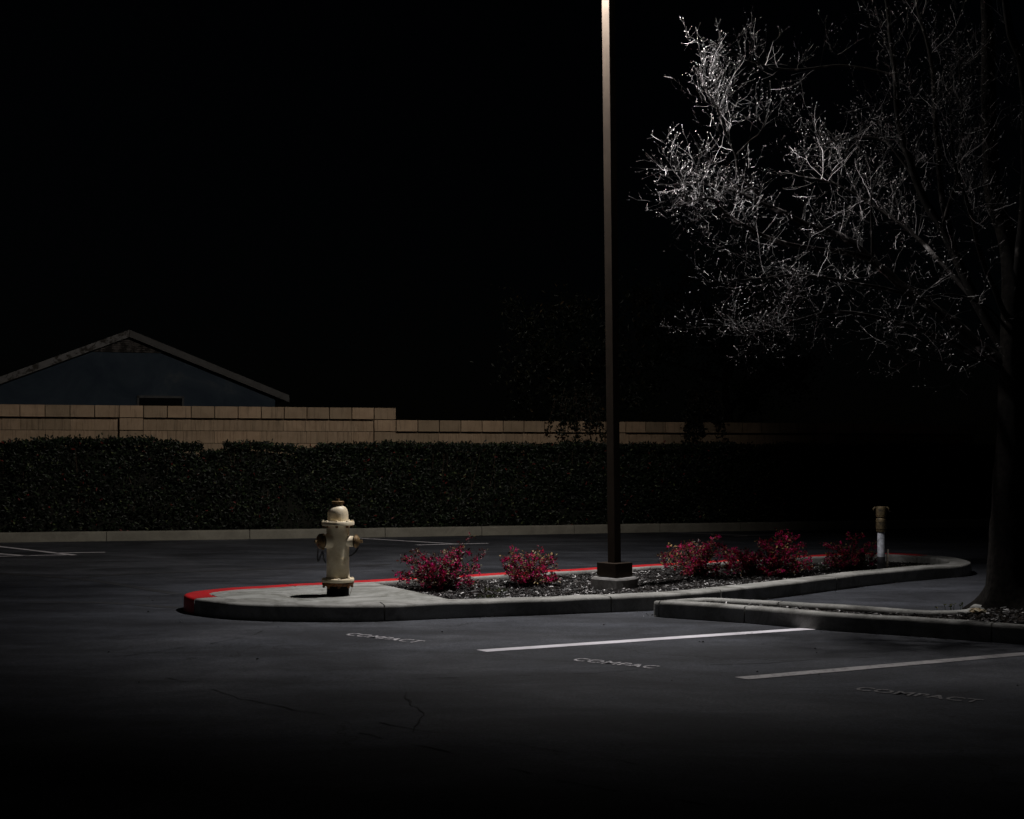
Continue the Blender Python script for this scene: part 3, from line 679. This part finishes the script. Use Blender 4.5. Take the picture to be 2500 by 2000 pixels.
mb = MB(); mb.lathe([(.10, .682), (.146, .684), (.152, .690), (.152, .716), (.148, .722), (.10, .724)], 48); mb.build('upper_flange', M['hyd'], hyd, smooth=True, angle=40)
bolts(0, .132, [(.721, .010)], M['hyd'], a0=.05); bolts(0, .130, [(.664, .019)], M['rust'], a0=.05)
mb = MB(); mb.lathe([(.098, .722), (.097, .75), (.096, .79), (.093, .815), (.086, .838), (.074, .857), (.060, .868), (.046, .874), (.043, .890)], 40); mb.build('bonnet', M['hyd'], hyd, smooth=True, angle=60)
mb = MB(); mb.lathe([(.044, .884), (.052, .890), (.057, .897), (.058, .915), (.054, .919), (.02, .920)], 32); mb.build('bonnet_cap', M['brass'], hyd, smooth=True, angle=40)
mb = MB(); mb.lathe([(.019, .918), (.017, .944)], 5); mb.build('operating_nut', M['brass'], hyd)
def outlet(ang, z, r, L, big):
    d = Matrix.Translation((0, 0, z)) @ Matrix.Rotation(ang, 4, 'Z') @ Matrix.Rotation(R(90), 4, 'Y')
    mb = MB(); mb.lathe([(r * 1.30, .085), (r * 1.08, .108), (r, .120), (r, L)], 32, d); o = mb.build('outlet', M['hyd'], hyd, smooth=True, angle=50)
    mb = MB(); mb.lathe([(r * .9, L - .004), (r * 1.02, L - .002), (r * 1.02, L + .006), (r * .9, L + .007)], 32, d); mb.build('gasket', M['black'], o, smooth=True, angle=40)
    c = MB(); c.lathe([(r * .9, L + .006), (r * 1.12, L + .008), (r * 1.13, L + .026), (r * 1.05, L + .036), (r * .75, L + .048), (r * .45, L + .054), (r * .34, L + .055)], 28, d)
    for k in range(3):
        a = k * 2.094 + .5; p = d @ Vector((r * 1.16 * math.cos(a), r * 1.16 * math.sin(a), L + .018)); c.box(p, (.02, .02, .02), d.to_3x3() @ Matrix.Rotation(a, 3, 'Z'))
    c = c.build('cap', M['brass'], o, smooth=True, angle=40)
    mb = MB(); mb.lathe([(.020, L + .052), (.017, L + .082)], 5, d); mb.build('cap_nut', M['brass'], c)
    return o
outlet(R(-4), .527, .052, .150, False)
outlet(R(-146), .532, .066, .152, True)
def chain(pts, n):
    P = smooth_pts([Vector(p) for p in pts], 8); L = [0]
    for a, b in zip(P[:-1], P[1:]): L.append(L[-1] + (b - a).length)
    mb = MB()
    for k in range(n):
        s = L[-1] * (k + .5) / n; i = max(j for j in range(len(L)) if L[j] <= s); i = min(i, len(P) - 2)
        p = P[i].lerp(P[i + 1], (s - L[i]) / max(1e-6, L[i + 1] - L[i])); t = (P[i + 1] - P[i]).normalized(); u = t.orthogonal().normalized(); w = t.cross(u)
        if k % 2: u = w
        ring = [p + t * (.0125 * math.cos(a)) + u * (.0075 * math.sin(a)) for a in [2 * math.pi * q / 10 for q in range(11)]]
        mb.tube(ring, .0024, 5)
    mb.build('chain', M['chain'], hyd, smooth=True)
chain([(-.168, -.112, .46), (-.172, -.116, .38), (-.165, -.11, .345), (-.145, -.095, .40), (-.128, -.088, .43), (-.120, -.075, .36), (-.104, -.050, .32)], 20)
chain([(.19, -.02, .47), (.17, -.035, .43), (.14, -.03, .40), (.104, -.01, .385)], 9)
mb = MB(); mb.tube([(.143, -.05, .10), (.13, -.06, .05), (.115, -.065, -.002)], .0018, 4); mb.build('wire', M['rust'], hyd)
def emboss(s, z, size, a_mid, zshift=.0):      # raised casting letters bent round the barrel
    me = text_mesh(s, size, .0028, 1.0); xs = [v.co.x for v in me.vertices]; c = (min(xs) + max(xs)) / 2
    for v in me.vertices:
        a = a_mid + (v.co.x - c) / .105; r = .1045 + v.co.z; v.co = Vector((r * math.cos(a), r * math.sin(a), z + v.co.y))
    me.materials.clear(); me.materials.append(M['hyd']); o = bpy.data.objects.new('cast_lettering', me); col.objects.link(o); o.parent = hyd
AM = R(-66)
emboss('KENNEDY', .345, .044, AM); emboss('VALVE', .305, .040, AM); emboss('2005', .235, .044, AM)

# ------------------------------------------------------------------ capped standpipe
spx, spy = 4.50, 15.98; spz = soil_z(spx, spy)
sp = tag(empty('standpipe', (spx, spy, spz)), 'grey standpipe with brass coupling and eared cap behind the kerb', 'standpipe')
mb = MB(); mb.lathe([(.047, -.03), (.047, .06), (.05, .065), (.048, .10), (.0495, .105), (.047, .15), (.050, .155), (.048, .20), (.049, .235), (.046, .24)], 24); mb.build('tape_wrap', M['tape'], sp, smooth=True, angle=40)
mb = MB(); mb.lathe([(.0445, .238), (.0445, .54), (.042, .544)], 28); mb.build('riser_pipe', M['pipe'], sp, smooth=True, angle=40)
mb = MB(); mb.lathe([(.046, .540), (.055, .544), (.058, .556), (.058, .566), (.052, .568), (.052, .574), (.062, .577), (.063, .640), (.060, .644), (.060, .650), (.063, .654), (.064, .690), (.060, .700), (.050, .712)], 28); mb.build('coupling', M['old_brass'], sp, smooth=True, angle=30)
mb = MB(); mb.lathe([(.048, .708), (.051, .722), (.060, .726), (.060, .742), (.063, .746), (.063, .842), (.060, .850), (.02, .852)], 28); cp = mb.build('cap', M['old_brass'], sp, smooth=True, angle=30)
for s in (-1, 1):
    mb = MB(); mb.tube([(s * .058, 0, .835), (s * .078, 0, .836), (s * .092, 0, .822), (s * .094, 0, .795)], [.012, .013, .012, .007], 7, caps=True); mb.build('ear', M['old_brass'], cp, smooth=True)
mb = MB(); mb.tube([(.08, -.01, .80), (.105, -.01, .79), (.118, -.012, .787)], [.005, .005, .003], 5, caps=True); mb.build('lever', M['chain'], sp)
stake = MB(); stake.box((0, 0, .16), (.022, .012, .40), Matrix.Rotation(R(3), 3, 'Y')); 
tag(stake.build('wooden_stake', M['wood'], loc=(spx + .072, spy + .0, spz - .03)), 'thin weathered stake pushed in beside the standpipe', 'stake')

# ------------------------------------------------------------------ flowering shrubs
def shrub(label, x, y, w, h, n_st, flowers, leafmat, lobes=((0, 1.0),)):
    z0 = soil_z(x, y); t = tag(empty('flowering_shrub', (x, y, z0)), label, 'shrub', 'flowering shrubs in the mulch')
    stm, lf, fl = MB(), MB(), MB()
    for _ in range(n_st):
        ox, sc = random.choice(lobes); a = rnd(0, 2 * math.pi); reach = w * .5 * math.sqrt(rnd(.05, 1.1)) * sc; hh = h * sc * rnd(.15, 1.08) * (1 - .35 * (reach / (w * .55)) ** 2)
        if random.random() < .10: hh *= 1.3; reach *= 1.2
        e = Vector((ox + math.cos(a) * reach, math.sin(a) * reach * .8, max(.06, hh))); m1 = Vector((ox * .3 + e.x * .42, e.y * .5, e.z * .55))
        P = smooth_pts([Vector((rnd(-.04, .04), rnd(-.04, .04), -.02)), m1, e, e + Vector((math.cos(a) * .04, math.sin(a) * .04, rnd(-.02, .05)))], 4)
        stm.tube(P, [.0055 - .00035 * i for i in range(len(P))], 4)
        for i in range(1, len(P)):
            for _k in range(random.choice((2, 3, 4))):
                q = P[i] + rvec() * rnd(0, .018); d = rvec(); d.z = d.z * .7 + .15; sd = rnd(.5, 1)
                tw = q + d * rnd(.0, .05); lf.leaf(tw, d, rvec() + Vector((0, 0, .8)), rnd(.020, .046), rnd(.012, .023), .2)
            if random.random() < flowers * (i / len(P)) * 1.3:
                c = P[i] + rvec() * .03
                for _k in range(9): d = rvec(); fl.leaf(c + d * .004, d, rvec(), rnd(.020, .036), rnd(.009, .016), .3)
    stm.build('stems', M['stem'], t, kind='stuff'); lf.build('foliage', leafmat, t, kind='stuff'); fl.build('flowers', M['petal'], t, kind='stuff')
shrub('loose broad shrub with magenta flowers, beside the hydrant pad', -.74, 13.78, .78, .43, 84, .36, M['shrub_leaf_b'])
shrub('small rounded crimson shrub with long top sprig, next to the lamp post base', .17, 14.15, .58, .35, 58, .32, M['shrub_leaf'])
shrub('low crimson shrub with golden leaf tips, right of the lamp post', 2.15, 15.35, .72, .40, 68, .36, M['shrub_leaf'])
shrub('tall two-lobed shrub, most heavily covered with magenta flowers', 3.04, 15.5, .62, .50, 85, .55, M['shrub_leaf'], ((.12, 1.0), (.10, .9), (-.34, .58)))
shrub('magenta and gold shrub touching the standpipe', 4.36, 16.85, .62, .42, 60, .38, M['shrub_leaf'])
# weeds and grass in the mulch
def tuft(label, spots, name='weed_patch'):
    t = MB()
    for x, y, r, n, zf in spots:
        for _ in range(n):
            p = Vector((x + random.gauss(0, r), y + random.gauss(0, r * .7), 0)); p.z = zf(p.x, p.y); d = Vector((rnd(-.6, .6), rnd(-.6, .6), 1))
            t.leaf(p, d, rvec(), rnd(.025, .07), rnd(.005, .012), .2)
    tag(t.build(name, M['weed']), label, 'weeds', kind='stuff')
tuft('sparse green weeds in the mulch between the two shrubs near the hydrant', [(-.18, 13.5, .10, 60, soil_z), (-.22, 13.0, .07, 60, soil_z)])
tuft('mossy weeds along the inside of the kerb beyond the standpipe', [(5.0, 16.7, .22, 200, soil_z), (5.3, 17.1, .15, 120, soil_z), (4.0, 16.9, .1, 40, soil_z)])
t = MB()
for k, px in enumerate((2287, 2307, 2320, 2322, 2328, 2345, 2349)):
    p = G(px, 1491 + (k % 3), .12); h = (.02, .05, .05, .03, .055, .045, .05)[k]
    t.tube([p - Vector((0, 0, .02)), p + Vector((.002, 0, h * .6)), p + Vector((.006 * (-1) ** k, 0, h))], .0025, 4)
    for _ in range(4): t.leaf(p + Vector((0, 0, h)), Vector((rnd(-1, 1), rnd(-.5, .5), rnd(.1, .8))), Vector((0, -.4, 1)), rnd(.018, .03), rnd(.012, .018), .2)
tag(t.build('seedling_row', M['weed']), 'tiny round-leaved seedlings on the strip edge beside the tree', 'seedlings', kind='stuff')
# crumpled wrapper and stick at the tree foot
p = G(2388, 1502, .115)
bm = bmesh.new(); bmesh.ops.create_icosphere(bm, subdivisions=3, radius=1)
for v in bm.verts:
    k = 1 + .35 * noise.noise(v.co * 2.3) + .22 * noise.noise(v.co * 5.1); v.co = Vector((v.co.x * .072 * k, v.co.y * .05 * k, v.co.z * .028 * k + .018))
me = bpy.data.meshes.new('paper_wrapper'); bm.to_mesh(me); bm.free(); me.materials.append(M['wrapper'])
o = bpy.data.objects.new('paper_wrapper', me); col.objects.link(o); o.location = (p.x, p.y, strip_z(p.x, p.y)); o.rotation_euler = (0, .1, .2)
tag(o, 'crumpled tan and white paper wrapper lying at the tree foot', 'litter')
a, b = G(2335, 1496, .14), G(2372, 1507, .12); mb = MB(); a.z = strip_z(a.x, a.y) + .02; b.z = strip_z(b.x, b.y) + .012
mb.tube([a, a.lerp(b, .5) + Vector((0, 0, .006)), b], [.003, .005, .004], 5, caps=True); tag(mb.build('fallen_stick', M['branch']), 'pale thin stick lying on the strip next to the wrapper', 'stick')

# ------------------------------------------------------------------ bare tree on the strip
TX, TY = 4.52, 11.85
tree = tag(empty('bare_tree', (TX, TY, strip_z(TX, TY))), 'bare budding tree with spreading twiggy limbs on the planter strip', 'tree')
T0 = Vector((TX, TY, strip_z(TX, TY)))
def limb(pts, r0, r1, name='branch', mat='branch', n=7):
    P = smooth_pts([W(*p) - T0 for p in pts], 5); rr = [r0 + (r1 - r0) * (i / (len(P) - 1)) ** .8 for i in range(len(P))]
    P = [p + Vector((noise.noise(p * 5), noise.noise(p * 5 + Vector((9, 0, 0))), noise.noise(p * 5 + Vector((0, 9, 0))))) * min(.02, rr[i] * .6) for i, p in enumerate(P)]
    mb = MB(); mb.tube(P, rr, n, caps=True); mb.build(name, M[mat], tree, smooth=True); return P, rr
trunk_px = [(2474, 1240, 11.85), (2478, 1050, 11.85), (2478, 860, 11.88), (2476, 690, 11.9), (2456, 570, 11.95), (2425, 470, 12.0), (2415, 300, 12.05), (2410, 60, 12.1), (2402, -160, 12.1)]
TP = [Vector((0, 0, -.08)), Vector((0.0, 0, .12)), Vector((.01, 0, .5))] + [W(*p) - T0 for p in trunk_px]; TP = smooth_pts(TP, 6)
mb = MB(); n = 20; vs = []
for i, p in enumerate(TP):
    z = p.z; r = .10 + .125 * max(0, 1 - z / 3.4) ** 1.2 if z > 0 else .225; r = max(.045, r * (1 if z < 2.4 else 1 - .16 * (z - 2.4))); fl = .22 * math.exp(-max(0, z + .05) / .11)
    for k in range(n):
        a = 2 * math.pi * k / n; rr = (r + fl * (.55 + .45 * math.cos(5 * a + .6))) * (1 + .09 * noise.noise(Vector((math.cos(a) * 2.5, math.sin(a) * 2.5, z * 2.2)))) + .012 * noise.noise(Vector((math.cos(a) * 9, math.sin(a) * 9, z * 5)))
        vs.append((p.x + rr * math.cos(a), p.y + rr * math.sin(a), p.z))
mb.add(vs, [(i * n + k, i * n + (k + 1) % n, (i + 1) * n + (k + 1) % n, (i + 1) * n + k) for i in range(len(TP) - 1) for k in range(n)])
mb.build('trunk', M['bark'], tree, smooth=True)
limbs = []
def L_(pts, r0, r1, dens=1.0, up=.25, ln=1.0): P, rr = limb(pts, r0, r1, mat='painted_lit_branch' if dens > 1.05 else 'branch'); limbs.append((P, rr, dens, up, ln))
L_([(2476, 760, 11.9), (2495, 600, 11.8), (2505, 420, 11.7), (2498, 180, 11.6), (2462, 60, 11.5), (2440, -140, 11.4)], .07, .025, .4)
L_([(2474, 905, 11.86), (2400, 850, 11.95), (2300, 770, 12.1), (2215, 705, 12.25), (2130, 632, 12.4), (2060, 580, 12.5), (1970, 548, 12.6), (1880, 505, 12.7), (1800, 472, 12.8), (1735, 452, 12.85), (1690, 446, 12.9), (1650, 450, 12.95)], .062, .006, 1.06, .2, .95)
L_([(2130, 632, 12.4), (2020, 610, 12.3), (1900, 590, 12.2), (1812, 550, 12.15), (1760, 512, 12.1), (1738, 485, 12.1), (1705, 488, 12.05), (1670, 500, 12.0)], .030, .005, 1.3, .1, .95)
L_([(1880, 505, 12.7), (1810, 430, 12.8), (1795, 380, 12.85), (1770, 320, 12.9), (1750, 265, 12.95), (1730, 230, 13.0), (1720, 210, 13.0)], .018, .005, 1.5, .3, .8)
L_([(1795, 380, 12.85), (1830, 345, 12.7), (1855, 325, 12.6), (1870, 290, 12.6)], .010, .004, 1.3, .3, .8)
L_([(1725, 440, 12.85), (1700, 425, 12.9), (1670, 418, 13.0), (1640, 415, 13.1)], .012, .004, .6, .1, .6)
L_([(2470, 880, 11.9), (2385, 740, 12.1), (2300, 560, 12.3), (2240, 450, 12.4), (2195, 300, 12.5), (2186, 185, 12.5), (2170, 50, 12.6), (2150, -140, 12.6)], .055, .018, .6)
L_([(2330, 620, 12.25), (2300, 470, 12.4), (2285, 320, 12.5), (2275, 150, 12.6), (2240, 20, 12.7), (2225, -120, 12.7)], .035, .012, .6)
L_([(2440, 900, 11.85), (2340, 845, 11.7), (2240, 805, 11.6), (2120, 770, 11.6), (2030, 762, 11.65), (1960, 778, 11.7), (1880, 806, 11.75), (1820, 815, 11.8), (1770, 802, 11.8)], .030, .004, 1.2, .05)
L_([(2300, 770, 12.1), (2200, 715, 11.9), (2080, 690, 11.8), (1960, 672, 11.8), (1850, 680, 11.8), (1765, 690, 11.85)], .024, .004, 1.3, .08)
L_([(2130, 632, 12.4), (2128, 540, 12.45), (2132, 460, 12.5), (2165, 415, 12.5), (2220, 400, 12.5)], .014, .005, 1.1, .2, .8)
L_([(2240, 450, 12.4), (2160, 345, 12.6), (2070, 340, 12.8), (1985, 362, 12.9)], .016, .004, 1.2, .2, .8)
L_([(2186, 185, 12.5), (2060, 160, 12.8), (1930, 170, 13.0), (1830, 150, 13.1), (1760, 115, 13.1)], .016, .004, .9, .2, .8)
L_([(2300, 560, 12.3), (2340, 420, 12.0), (2350, 300, 11.8), (2340, 150, 11.7)], .022, .006, 1.0, .2)
L_([(2470, 800, 11.9), (2400, 640, 11.5), (2370, 520, 11.3), (2330, 400, 11.1), (2320, 250, 11.0)], .030, .006, 1.0, .2)
L_([(2385, 740, 12.1), (2260, 600, 12.7), (2160, 520, 13.0), (2040, 450, 13.2), (1950, 430, 13.3)], .028, .005, 1.1, .2)
L_([(2476, 830, 11.88), (2420, 760, 11.6), (2330, 720, 11.3), (2230, 730, 11.2)], .02, .005, .9, .05)
L_([(2450, 900, 11.85), (2400, 880, 11.7), (2340, 890, 11.6), (2240, 870, 11.5), (2170, 835, 11.5)], .018, .004, .8, .0, .7)
tw, bd = MB(), MB()
def bud(p, d):
    d = d.normalized(); u = d.orthogonal().normalized(); w = d.cross(u); s = rnd(.004, .011)
    c = p + d * s * .8; bd.add([p, c + u * s * .5, c + (w * .87 - u * .5) * s * .5, c + (-w * .87 - u * .5) * s * .5, p + d * s * 2.2], [(0, 2, 1), (0, 3, 2), (0, 1, 3), (4, 1, 2), (4, 2, 3), (4, 3, 1)])
def wander(p, d, L, r, n, up, wig=.28):
    P = [p]; d = d.normalized()
    for i in range(n):
        d = (d + rvec() * wig + Vector((0, 0, up * .3))).normalized(); P.append(P[-1] + d * (L / n))
    return P, d
def branch(p, d, L, r, up, lvl):
    n = max(3, int(L / .045)); P, de = wander(p, d, L, r, n, up); tw.tube(P, [max(.0009, r * (1 - .75 * i / n)) for i in range(n + 1)], 4 if r > .004 else 3)
    if lvl == 0:
        bud(P[-1], de)
        for i in range(1, n):
            if random.random() < .6: bud(P[i], (rvec() + de * .6))
        return
    for i in range(1, n + 1):
        if random.random() < (.62 if lvl == 2 else .55):
            dd = (P[i] - P[i - 1]).normalized(); s = (dd * .7 + rvec() * .9 + Vector((0, 0, up))).normalized()
            branch(P[i], s, (rnd(.14, .40) if lvl == 2 else rnd(.04, .13)) * (1 - .3 * i / n), (.0016 if lvl == 2 else .0010) * rnd(.8, 1.2), up, lvl - 1)
    bud(P[-1], de)
for P, rr, dens, up, ln in limbs:
    tot = sum((b - a).length for a, b in zip(P[:-1], P[1:])); cnt = int(tot * 12.5 * dens)
    for _ in range(cnt):
        f = rnd(.18, 1) ** .8; i = min(len(P) - 2, int(f * (len(P) - 1))); p = P[i].lerp(P[i + 1], random.random()); t = (P[i + 1] - P[i]).normalized()
        d = (t * .55 + rvec() * .95 + Vector((0, 0, up))).normalized(); branch(p, d, rnd(.22, .62) * ln, min(.0034, rr[i] * .4) * rnd(.6, 1.1), up, 2)
    branch(P[-1], P[-1] - P[-2], .22 * ln, rr[-1], up, 1)
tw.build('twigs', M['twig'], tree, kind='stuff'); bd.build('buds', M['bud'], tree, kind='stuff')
print('tris', sum(len(p.vertices) - 2 for o in scene.objects if o.type == 'MESH' for p in o.data.polygons))
